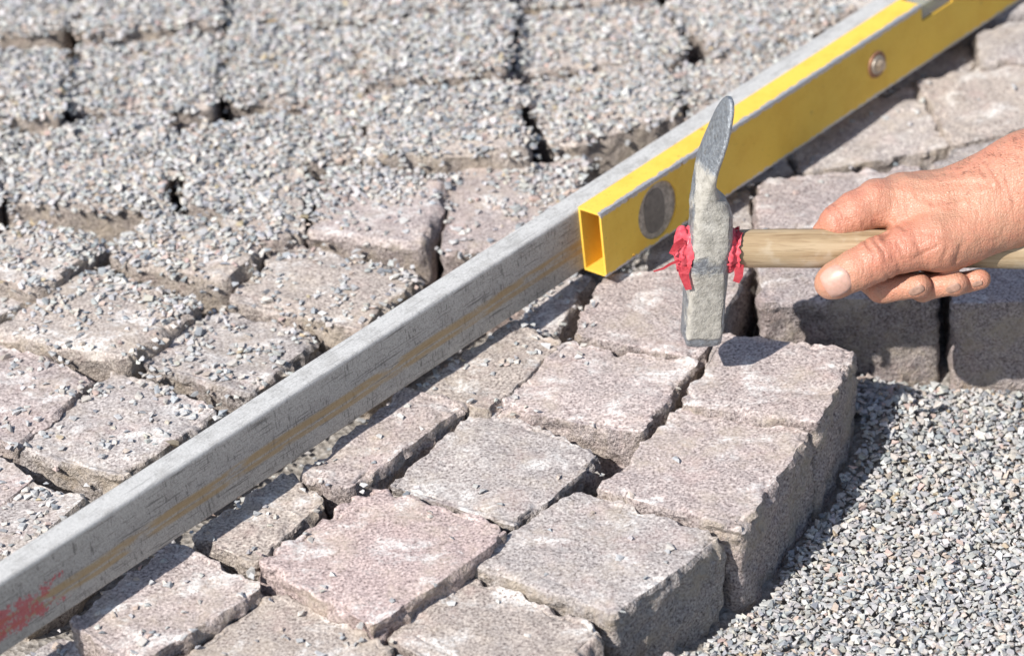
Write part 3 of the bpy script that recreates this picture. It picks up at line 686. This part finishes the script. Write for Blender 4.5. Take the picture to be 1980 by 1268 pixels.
# ------------------------------------------------------------------ hammer
HB = P(1356, 650, 0.037)                          # middle of the striking end
ZH = Vector((0.085, 0.0, 1.0)).normalized(); XH = Vector((1.0, 0.0, -0.085)).normalized(); YH = ZH.cross(XH)   # XH towards the grip, YH away
HM4 = Matrix(((XH.x, YH.x, ZH.x, HB[0]), (XH.y, YH.y, ZH.y, HB[1]), (XH.z, YH.z, ZH.z, HB[2]), (0, 0, 0, 1)))
hammer = tag(empty('hammer', HM4), 'mortar caked paving hammer with wooden handle and red tape, held above a sett', 'hammer')
def build_hammer():
    # height, centre x, half x, half y, yaw, squareness
    S = [(-0.0008, 0.0000, 0.0118, 0.0115, 0.10, 5), (0.0006, 0.0, 0.0128, 0.0125, 0.10, 6), (0.010, 0.0, 0.0132, 0.0128, 0.10, 7), (0.030, 0.0, 0.0131, 0.0128, 0.10, 7),
         (0.045, 0.0, 0.0131, 0.0132, 0.09, 6), (0.055, 0.0003, 0.0134, 0.0145, 0.06, 5), (0.066, 0.0006, 0.0141, 0.0160, 0.04, 4), (0.078, 0.0008, 0.0144, 0.0163, 0.03, 4),
         (0.092, 0.0006, 0.0140, 0.0152, 0.05, 4), (0.102, -0.0004, 0.0134, 0.0138, 0.08, 3.5), (0.109, -0.0018, 0.0122, 0.0130, 0.14, 3), (0.114, -0.0040, 0.0090, 0.0132, 0.22, 2.6),
         (0.120, -0.0052, 0.0064, 0.0135, 0.30, 2.6), (0.128, -0.0054, 0.0040, 0.0140, 0.34, 2.6), (0.140, -0.0044, 0.0030, 0.0150, 0.34, 2.8), (0.154, -0.0016, 0.0023, 0.0155, 0.32, 3),
         (0.168, 0.0028, 0.0020, 0.0150, 0.30, 3), (0.180, 0.0068, 0.0025, 0.0135, 0.28, 3), (0.189, 0.0098, 0.0023, 0.0112, 0.26, 3), (0.195, 0.0118, 0.0021, 0.0084, 0.26, 3), (0.199, 0.0130, 0.0019, 0.0052, 0.26, 3), (0.2008, 0.0135, 0.0012, 0.0022, 0.26, 2.5)]
    S = np.array(S); up_ = S[:, 0] > 0.12; S[up_, 0] = 0.12 + (S[up_, 0] - 0.12) * 0.83; S[:, 1] = np.where(S[:, 1] > 0.0009, S[:, 1] * 0.55, S[:, 1]); zs = []
    for i in range(len(S) - 1):
        for t in np.linspace(0, 1, 5)[:-1]: zs.append(S[i, 0] * (1 - t) + S[i + 1, 0] * t)
    zs.append(S[-1, 0]); zs = np.array(zs)
    ip = [np.interp(zs, S[:, 0], S[:, k]) for k in range(1, 6)]
    for a in range(5):                              # soften the polyline of sections
        b = ip[a].copy(); b[1:-1] = 0.25 * b[:-2] + 0.5 * b[1:-1] + 0.25 * b[2:]; ip[a] = b
    n = 44; V, Fc = [], []
    for q, z in enumerate(zs):
        cx, hx, hy, yw, ex = (ip[a][q] for a in range(5))
        for i in range(n):
            t = 2 * math.pi * (i + 0.5) / n; c, s = math.cos(t), math.sin(t)
            x = hx * math.copysign(abs(c) ** (2 / ex), c); y = hy * math.copysign(abs(s) ** (2 / ex), s)
            # yaw turns the near edge of the head towards the grip
            xx = cx + x * math.cos(yw) - y * math.sin(yw); yy = x * math.sin(yw) + y * math.cos(yw)
            p = Vector((xx, yy, z)); am = 0.0008 if z < 0.118 else 0.0002
            p += Vector((c, s, 0)) * (mn.noise(p * 90) * am + mn.noise(p * 210) * am * 0.8)
            V.append(p)
    for q in range(len(zs) - 1):
        for i in range(n): Fc.append((q * n + i, q * n + (i + 1) % n, (q + 1) * n + (i + 1) % n, (q + 1) * n + i))
    Fc.append(tuple(range(n))[::-1]); Fc.append(tuple((len(zs) - 1) * n + i for i in range(n)))
    o = obj('head', V, Fc, mat_steel_caked(), hammer, smooth=True); o.matrix_local = Matrix()
    try: o.data.set_sharp_from_angle(angle=math.radians(50))
    except Exception: pass
    # handle: oval ash stick through the eye
    V, Fc = [], []; n = 36; xs_ = np.linspace(-0.019, 0.300, 70)
    for x in xs_:
        t = (x - 0.03) / 0.27
        rz = np.interp(x, [-0.02, 0.02, 0.06, 0.12, 0.20, 0.28, 0.297, 0.300], [0.0125, 0.0135, 0.0140, 0.0135, 0.0125, 0.0135, 0.0125, 0.006])
        ry = rz * 0.80
        for i in range(n):
            a = 2 * math.pi * i / n; p = Vector((x, ry * math.cos(a), 0.0705 + rz * math.sin(a) + 0.001 * math.sin(x * 14)))
            p += Vector((0, math.cos(a), math.sin(a))) * 0.0004 * mn.noise(p * 60); V.append(p)
    for q in range(len(xs_) - 1):
        for i in range(n): Fc.append((q * n + i, (q + 1) * n + i, (q + 1) * n + (i + 1) % n, q * n + (i + 1) % n))
    Fc.append(tuple(range(n))); Fc.append(tuple((len(xs_) - 1) * n + i for i in range(n))[::-1])
    o = obj('handle', V, Fc, mat_wood(), hammer, smooth=True); o.matrix_local = Matrix()
    # red tape, crumpled round the handle on both sides of the head
    k = NT('red_tape'); tc = k.n('ShaderNodeTexCoord'); nn = k.noise(tc.outputs['Object'], 220, 4, 0.6)
    k.bump(nn, 0.4, 0.0008); RED = k.set(k.ramp(nn, [(0.3, (0.55, 0.045, 0.07)), (0.7, (0.80, 0.13, 0.16))]), 0.38, 0, 0.5)
    def crumple(x0, x1, r0, r1, seed, cap):
        V, Fc = [], []; n = 54; m = 16
        for q in range(m):
            t = q / (m - 1); x = x0 + (x1 - x0) * t; r = (r0 * (1 - t) + r1 * t) * (1 + 0.10 * math.sin(t * 7))
            if cap: r *= math.sqrt(max(0.0, 1 - max(0, (0.55 - t) / 0.55) ** 2 * 0.97))
            for i in range(n):
                a = 2 * math.pi * i / n; d = Vector((0, math.cos(a) * 0.86, math.sin(a)))
                u = Vector((t * 2.0 + seed, math.cos(a) * 2.2, math.sin(a) * 2.2))
                f = 1 - 2 * abs(mn.noise(u * 1.2)); f2 = 1 - 2 * abs(mn.noise(Vector((u.x * 0.8, u.y * 4, u.z * 4))))
                p = Vector((x + 0.0028 * mn.noise(u * 3.1 + Vector((5, 5, 5))), 0, 0.0705)) + d * (r + (0.0012 if cap else 0.0006) * f + 0.0006 * f2); V.append(p)
        for q in range(m - 1):
            for i in range(n): Fc.append((q * n + i, (q + 1) * n + i, (q + 1) * n + (i + 1) % n, q * n + (i + 1) % n))
        if cap: Fc.append(tuple(range(n)))
        o = obj('tape', V, Fc, RED, hammer, smooth=True); o.matrix_local = Matrix()
    crumple(-0.0222, -0.011, 0.0150, 0.0158, 2.0, True); crumple(0.0130, 0.0205, 0.0150, 0.0143, 7.0, False)
    # loose flaps
    def flap(pts, w, th=0.0003):
        bm = bmesh.new(); L_, R_ = [], []
        for i, p in enumerate(pts):
            d = Vector(pts[min(i + 1, len(pts) - 1)]) - Vector(pts[max(i - 1, 0)]); s = d.cross(Vector((0.3, 1, 0.2))).normalized() * w * (1 - 0.6 * i / len(pts))
            L_.append(bm.verts.new(Vector(p) + s)); R_.append(bm.verts.new(Vector(p) - s))
        for i in range(len(pts) - 1): bm.faces.new((L_[i], L_[i + 1], R_[i + 1], R_[i]))
        bmesh.ops.solidify(bm, geom=bm.faces, thickness=th)
        o = obj_bm('tape_flap', bm, RED, hammer); o.matrix_local = Matrix()
    flap([(-0.016, -0.012, 0.064), (-0.0165, -0.0135, 0.059), (-0.0145, -0.014, 0.053), (-0.0125, -0.0150, 0.0475)], 0.0042)
    flap([(-0.017, -0.011, 0.083), (-0.0225, -0.012, 0.080), (-0.0255, -0.013, 0.074)], 0.0034)
    flap([(-0.020, -0.014, 0.070), (-0.0255, -0.012, 0.066), (-0.0300, -0.010, 0.061), (-0.036, -0.006, 0.056)], 0.0012)
    flap([(0.020, -0.012, 0.066), (0.0205, -0.0135, 0.058), (0.019, -0.013, 0.0525)], 0.0036)
build_hammer()

# ------------------------------------------------------------------ hand
def surface_nets(Fv):
    ins = Fv < 0
    cnt = sum(ins[a:a + ins.shape[0] - 1, b:b + ins.shape[1] - 1, c:c + ins.shape[2] - 1].astype(np.int8) for a in (0, 1) for b in (0, 1) for c in (0, 1))
    act = (cnt > 0) & (cnt < 8); I = np.argwhere(act); acc = np.zeros((len(I), 3)); num = np.zeros(len(I))
    cor = [(a, b, c) for a in (0, 1) for b in (0, 1) for c in (0, 1)]
    for a in cor:
        for ax in range(3):
            if a[ax]: continue
            b = list(a); b[ax] = 1
            f0 = Fv[I[:, 0] + a[0], I[:, 1] + a[1], I[:, 2] + a[2]]; f1 = Fv[I[:, 0] + b[0], I[:, 1] + b[1], I[:, 2] + b[2]]
            m = (f0 < 0) != (f1 < 0); t = f0[m] / (f0[m] - f1[m]); p = np.array(a, float)[None].repeat(m.sum(), 0); p[:, ax] += t
            acc[m] += p; num[m] += 1
    V = I + acc / num[:, None]; idx = np.full(act.shape, -1, int); idx[act] = np.arange(len(I)); Fs = []
    for ax in range(3):
        o1, o2 = [k for k in range(3) if k != ax]
        sl0 = [slice(1, -1)] * 3; sl0[ax] = slice(0, -1); sl1 = list(sl0); sl1[ax] = slice(1, None)
        ch = np.argwhere(ins[tuple(sl0)] != ins[tuple(sl1)])
        base = ch.copy(); base[:, o1] += 1; base[:, o2] += 1
        sgn = ins[base[:, 0], base[:, 1], base[:, 2]]
        q = []
        for d1, d2 in ((-1, -1), (0, -1), (0, 0), (-1, 0)):
            c = base.copy(); c[:, o1] += d1; c[:, o2] += d2; q.append(idx[c[:, 0], c[:, 1], c[:, 2]])
        q = np.stack(q, -1); fl = sgn if ax != 1 else ~sgn
        q[~fl] = q[~fl][:, ::-1]; Fs.append(q)
    Fs = np.concatenate(Fs); return V, Fs[(Fs >= 0).all(1)]

HP = HM4 @ Vector((0.135, 0, 0.0705)); D0 = float((np.array(HP) - CAM) @ FW); SPX = F_PX / D0    # depth of the grip; pixels per metre there
def K(u, v, w):
    """hand space (picture units at the grip's depth; w towards the viewer) to world"""
    u, v, w = np.asarray(u, float), np.asarray(v, float), np.asarray(w, float)
    return CAM + FW * D0 - FW * (w / SPX)[..., None] + RT * ((u - 990) / SPX)[..., None] - UP * ((v - 634) / SPX)[..., None]

hp0 = HM4 @ Vector((0.03, 0, 0.0705)); hp1 = HM4 @ Vector((0.28, 0, 0.0705))
def toK(X):
    d = np.asarray(X) - CAM; return np.array([990 + SPX * (d @ RT), 634 - SPX * (d @ UP), -SPX * (d @ FW - D0)])
HA, HBk = toK(hp0), toK(hp1)
def axis_at(u): t = (u - HA[0]) / (HBk[0] - HA[0]); return HA + (HBk - HA) * t
print('HANDLE AXIS', HA.round(1), HBk.round(1))

def build_hand():
    VS = 3.6; lo = np.array([1545.0, 40, -190]); hi = np.array([2560.0, 640, 190])
    n = ((hi - lo) / VS).astype(int)
    ax = [lo[i] + VS * np.arange(n[i]) for i in range(3)]
    U, Vv, Ww = np.meshgrid(*[a.astype(np.float32) for a in ax], indexing='ij')
    # the axis the fingers close on, as an offset of w for the whole hand
    W0 = axis_at(1720)[2]; V0 = 0.0
    def cap(a, b, ra, rb, ws=1.0):
        a = np.array(a, np.float32); b = np.array(b, np.float32); a = a + [0, V0, W0]; b = b + [0, V0, W0]
        d = b - a; d2 = d[0] ** 2 + d[1] ** 2 + (d[2] * ws) ** 2
        x, y, z = U - a[0], Vv - a[1], (Ww - a[2]) * ws
        t = np.clip((x * d[0] + y * d[1] + z * d[2] * ws) / d2, 0, 1)
        return np.sqrt((x - t * d[0]) ** 2 + (y - t * d[1]) ** 2 + (z - t * d[2] * ws) ** 2) - (ra + (rb - ra) * t)
    def smin(a, b, k):
        h = np.clip(0.5 + 0.5 * (b - a) / k, 0, 1); return b + (a - b) * h - k * h * (1 - h)
    def chain(pts, k=6):
        d = None
        for (a, ra), (b, rb) in zip(pts[:-1], pts[1:]):
            c = cap(a, b, ra, rb); d = c if d is None else smin(d, c, k)
        return d
    # back of the hand
    palm = cap((1915, 388, 4), (1698, 392, -8), 58, 43)
    palm = smin(palm, cap((1925, 375, -8), (1745, 372, -34), 56, 38), 24)
    palm = smin(palm, cap((1930, 380, -20), (1795, 372, -50), 54, 36), 24)
    palm = smin(palm, cap((1930, 395, -26), (1845, 385, -58), 50, 34), 24)
    heel = cap((1835, 474, 14), (1930, 428, 2), 50, 56)
    palm = smin(palm, heel, 30)
    thenar = smin(cap((1905, 428, 20), (1805, 468, 40), 60, 55), cap((1745, 432, 12), (1815, 420, 16), 32, 46), 22)
    palm = smin(palm, thenar, 26)
    arm = smin(cap((1915, 384, -8), (1985, 362, 0), 84, 100, 1.32), cap((1985, 362, 0), (2520, 190, 95), 102, 140, 1.18), 30)
    palm = smin(palm, arm, 44)
    thumb = chain([((1805, 466, 40), 52), ((1745, 482, 48), 44), ((1690, 502, 54), 42), ((1652, 522, 54), 39), ((1614, 541, 48), 37)], 10)
    thumb = smin(thumb, cap((1610, 544, 44), (1602, 548, 40), 34, 31), 8)
    d = smin(palm, thumb, 16)
    index = chain([((1698, 394, -4), 44), ((1654, 412, 2), 42), ((1616, 434, 2), 34), ((1594, 450, -8), 22), ((1590, 464, -44), 23), ((1612, 478, -62), 24), ((1650, 512, -58), 22)], 8)
    d = smin(d, index, 12)
    mid = chain([((1742, 376, -38), 36), ((1668, 432, -70), 31), ((1672, 528, -52), 28), ((1706, 557, -10), 28), ((1774, 553, 30), 23)], 8)
    ring = chain([((1795, 374, -52), 34), ((1730, 440, -76), 30), ((1742, 534, -58), 27), ((1784, 556, -12), 26), ((1848, 548, 24), 22)], 8)
    pink = chain([((1845, 388, -58), 32), ((1800, 450, -76), 27), ((1812, 530, -56), 24), ((1848, 549, -14), 23), ((1894, 540, 12), 20)], 8)
    fing = smin(smin(mid, ring, 3), pink, 3)
    d = smin(d, fing, 5)
    # close the grip on the handle
    a, b = HA, HBk; dd = b - a; L2 = (dd ** 2).sum()
    t = ((U - a[0]) * dd[0] + (Vv - a[1]) * dd[1] + (Ww - a[2]) * dd[2]) / L2
    hx, hy, hz = U - a[0] - t * dd[0], Vv - a[1] - t * dd[1], Ww - a[2] - t * dd[2]
    hd = np.sqrt(hx ** 2 + hy ** 2 + hz ** 2) - 0.0118 * SPX
    hk = 8; q = -hd; h = np.clip(0.5 - 0.5 * (q - d) / hk, 0, 1); dcar = q + (d - q) * h + hk * h * (1 - h)
    d = np.where(U < 1960, dcar, d)
    V, Fc = surface_nets(d)
    Kc = lo + V * VS
    nrm = np.stack([np.gradient(d[..., :], axis=i)[tuple(np.clip(V.round().astype(int), 0, np.array(d.shape) - 1).T)] for i in range(3)], -1)
    nrm /= np.linalg.norm(nrm, axis=1, keepdims=True) + 1e-9
    # creases and veins
    off = np.zeros(len(V)); u, v, w = Kc[:, 0], Kc[:, 1] - V0, Kc[:, 2] - W0
    ta = np.array([-0.87, 0.49]); s = (u - 1688) * ta[0] + (v - 502) * ta[1]; tt = -(u - 1688) * ta[1] + (v - 502) * ta[0]
    front = np.clip((w - 30) / 30, 0, 1) * (np.abs(tt) < 60)
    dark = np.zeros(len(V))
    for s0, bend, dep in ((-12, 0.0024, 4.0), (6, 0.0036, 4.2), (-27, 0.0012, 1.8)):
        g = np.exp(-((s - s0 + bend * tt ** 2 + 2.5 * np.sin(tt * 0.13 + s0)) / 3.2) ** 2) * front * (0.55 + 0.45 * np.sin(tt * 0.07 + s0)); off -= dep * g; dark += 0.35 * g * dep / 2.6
    # fold of the web and wrinkles across the wrist
    for (x0, y0, x1, y1, wd_, dep) in ((1714, 440, 1700, 462, 5, 5), (1722, 428, 1742, 446, 4, 2.5), (1760, 500, 1800, 478, 4, 2.2), (1812, 506, 1822, 480, 4, 2.0), (1760, 470, 1775, 500, 4, 1.6),
                                       (1655, 415, 1680, 452, 4, 1.6), (1640, 428, 1662, 456, 3.5, 1.3), (1600, 402, 1622, 432, 3.5, 2.2), (1612, 396, 1636, 430, 3.5, 1.8), (1775, 452, 1840, 470, 4, 1.8), (1725, 470, 1738, 502, 3.5, 2.0), (1838, 512, 1848, 478, 4, 2.2), (1930, 330, 1950, 400, 4, 1.8), (1900, 318, 1930, 372, 4, 2.0), (1885, 322, 1908, 366, 3.5, 1.4)):
        dx, dy = x1 - x0, y1 - y0; t = np.clip(((u - x0) * dx + (v - y0) * dy) / (dx * dx + dy * dy), 0, 1)
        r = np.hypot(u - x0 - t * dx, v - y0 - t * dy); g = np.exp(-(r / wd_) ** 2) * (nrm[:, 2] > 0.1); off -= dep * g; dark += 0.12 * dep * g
    for (x0, y0, x1, y1, wd_, dep) in ((1900, 350, 1752, 352, 9, 3.0), (1905, 375, 1715, 372, 9, 2.2), (1860, 395, 1790, 405, 7, 2.4), (1790, 405, 1760, 385, 6, 2.0), (1960, 330, 1860, 392, 8, 2.2)):
        dx, dy = x1 - x0, y1 - y0; t = np.clip(((u - x0) * dx + (v - y0) * dy) / (dx * dx + dy * dy), 0, 1)
        r = np.hypot(u - x0 - t * dx, v - y0 - t * dy + 3 * np.sin(t * 7)); off += dep * np.exp(-(r / wd_) ** 2) * (nrm[:, 2] > 0.1)
    for x0, y0, rr, dep in ((1688, 366, 24, 5), (1612, 410, 20, 4), (1690, 490, 26, 3), (1745, 350, 20, 3.5)):
        off += dep * np.exp(-((u - x0) ** 2 + (v - y0) ** 2) / rr ** 2) * (nrm[:, 2] > 0.0)
    for i in range(len(V)):
        p = Vector((u[i] * 0.02, v[i] * 0.02, w[i] * 0.02)); off[i] += 1.6 * mn.noise(p) + 0.9 * mn.noise(p * 2.7)
    # nails sink slightly into the tips; computed here so that the plates sit on the final surface
    Kc = Kc + nrm * off[:, None]
    world = K(Kc[:, 0], Kc[:, 1], Kc[:, 2])
    org = K(np.array(1720.0), np.array(488.0 + V0), np.array(W0))
    o = obj('person', world - org, Fc, mat_skin(), smooth=True); o.location = org
    def blob(x, y, r): return np.exp(-((u - x) ** 2 + (v - y) ** 2) / r ** 2)
    fl = np.clip(1.0 * blob(1600, 425, 45) + 0.6 * blob(1660, 375, 45) + 0.8 * blob(1690, 505, 45) + 0.7 * blob(1740, 455, 45) + 0.5 * blob(1890, 315, 40) + 0.5 * blob(1960, 290, 50) + 0.45 * blob(1790, 480, 40), 0, 1)
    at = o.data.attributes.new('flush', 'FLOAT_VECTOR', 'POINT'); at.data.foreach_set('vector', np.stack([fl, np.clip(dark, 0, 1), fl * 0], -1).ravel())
    tag(o, 'sunburnt bare hand and forearm gripping the wooden hammer handle', 'person')
    sm = o.modifiers.new('soften', 'SMOOTH'); sm.factor = 0.5; sm.iterations = 2
    ss = o.modifiers.new('fine', 'SUBSURF'); ss.levels = 1; ss.render_levels = 1
    # --- surface look-up along the view axis, for nails and hairs
    zax = ax[2]
    def front_w(uu, vv_):
        i = np.clip((uu - lo[0]) / VS, 0, n[0] - 2); j = np.clip((vv_ + V0 - lo[1]) / VS, 0, n[1] - 2); i0, j0 = int(i), int(j); fi, fj = i - i0, j - j0
        col = (d[i0, j0] * (1 - fi) * (1 - fj) + d[i0 + 1, j0] * fi * (1 - fj) + d[i0, j0 + 1] * (1 - fi) * fj + d[i0 + 1, j0 + 1] * fi * fj)
        ins = np.nonzero(col < 0)[0]
        if not len(ins): return None
        k_ = ins[-1]
        if k_ + 1 >= len(col): return zax[k_] - W0
        return zax[k_] + VS * col[k_] / (col[k_] - col[k_ + 1]) - W0
    def nail(c, axis, hl, hw, lift, m, dome=0.0):
        a = np.array(axis, float); a /= np.linalg.norm(a); b = np.array([-a[1], a[0]]); NU, NV = 16, 14; pts = {}
        for i in range(NU):
            for j in range(NV):
                s_, t_ = -1 + 2 * i / (NU - 1), -1 + 2 * j / (NV - 1)
                # rounded rectangle: squircle warp
                x = s_ * math.sqrt(1 - 0.30 * t_ * t_); y = t_ * math.sqrt(1 - 0.34 * s_ * s_)
                q = np.array(c) + a * hl * x + b * hw * y; wv = front_w(*q)
                pts[i, j] = [q[0], q[1], wv]
        good = [p[2] for p in pts.values() if p[2] is not None]
        if not good: return
        # fit a smooth plate through the surface samples
        A_, B_ = [], []
        for (i, j), p in pts.items():
            if p[2] is None: continue
            s_, t_ = i / (NU - 1) * 2 - 1, j / (NV - 1) * 2 - 1; A_.append([1, s_, t_, s_ * s_, s_ * t_, t_ * t_]); B_.append(p[2])
        cf = np.linalg.lstsq(np.array(A_), np.array(B_), rcond=None)[0]
        V2 = []
        for layer in (0, 1):
            for i in range(NU):
                for j in range(NV):
                    s_, t_ = i / (NU - 1) * 2 - 1, j / (NV - 1) * 2 - 1; wv = cf @ np.array([1, s_, t_, s_ * s_, s_ * t_, t_ * t_])
                    rim = max(abs(s_), abs(t_)); V2.append((pts[i, j][0], pts[i, j][1] + V0, wv + W0 + (lift * (1 - 0.75 * rim ** 6) if layer == 0 else -5)))
        V2 = np.array(V2); F2 = []; o2 = NU * NV
        for i in range(NU - 1):
            for j in range(NV - 1): F2.append((i * NV + j, (i + 1) * NV + j, (i + 1) * NV + j + 1, i * NV + j + 1))
        ed = [(i, 0) for i in range(NU)] + [(NU - 1, j) for j in range(1, NV)] + [(i, NV - 1) for i in range(NU - 2, -1, -1)] + [(0, j) for j in range(NV - 2, 0, -1)]
        for (i, j), (i2, j2) in zip(ed, ed[1:] + ed[:1]): F2.append((i * NV + j, i2 * NV + j2, o2 + i2 * NV + j2, o2 + i * NV + j))
        wv = K(V2[:, 0], V2[:, 1], V2[:, 2]) - org
        q = obj('nail', wv, F2, m, o, smooth=True); bm = bmesh.new(); bm.from_mesh(q.data); bmesh.ops.recalc_face_normals(bm, faces=bm.faces); bm.to_mesh(q.data); bm.free()
        return q
    k = NT('nail_plate'); tc = k.n('ShaderNodeTexCoord'); nn = k.noise(tc.outputs['Object'], 260, 4)
    k.b.inputs['Subsurface Weight'].default_value = 0.15; k.b.inputs['Subsurface Scale'].default_value = 0.002
    NAIL = k.set(k.mix(k.smooth(nn, 0.4, 0.7), (0.55, 0.335, 0.27), (0.47, 0.285, 0.225)), 0.42, 0, 0.5)
    nail((1610, 544), (-0.86, 0.51), 26, 29, 2.2, NAIL)
    NAIL2 = mat_plain('dirty_nail', (0.33, 0.20, 0.15), 0.55, 0, 300, 0.3, 0.3)
    nail((1767, 562), (0.9, -0.42), 15, 8, 1.5, NAIL2); nail((1838, 558), (0.9, -0.35), 14, 8, 1.5, NAIL2); nail((1886, 549), (0.9, -0.3), 10, 5, 1.2, NAIL2)
    # --- fine hair on the wrist
    HV, HF = [], []; hr = np.random.default_rng(4); cnt = 0
    while cnt < 300:
        uu = hr.uniform(1820, 2250); top = 330 - 0.28 * (uu - 1784) if uu < 1900 else 297 - 0.5 * (uu - 1897); vv_ = top + abs(hr.normal(0, 45)) + 1
        wv = front_w(uu, vv_)
        if wv is None: continue
        cnt += 1; p = np.array([uu, vv_, wv + 0.5]); ang = hr.normal(2.5, 0.5); L_ = hr.uniform(10, 26); cur = hr.normal(0, 0.5)
        for s_ in range(5):
            wd_ = 0.26 * (1 - s_ / 5); HV += [p + [0, -wd_, 0], p + [wd_, wd_, 0], p + [-wd_, wd_, wd_]]
            ang += cur * 0.5; p = p + np.array([math.cos(ang), -math.sin(ang) * 0.7, 0.55]) * L_ / 5
        b0 = (cnt - 1) * 15
        for s_ in range(4):
            for e in range(3): HF.append((b0 + s_ * 3 + e, b0 + s_ * 3 + (e + 1) % 3, b0 + s_ * 3 + 3 + (e + 1) % 3, b0 + s_ * 3 + 3 + e))
    HV = np.array(HV); wv = K(HV[:, 0], HV[:, 1] + V0, HV[:, 2] + W0) - org
    q = obj('arm_hair', wv, HF, mat_plain('hair', (0.10, 0.07, 0.05), 0.5, 0, 100, 0.2, 0.0), o); q['kind'] = 'stuff'
build_hand()
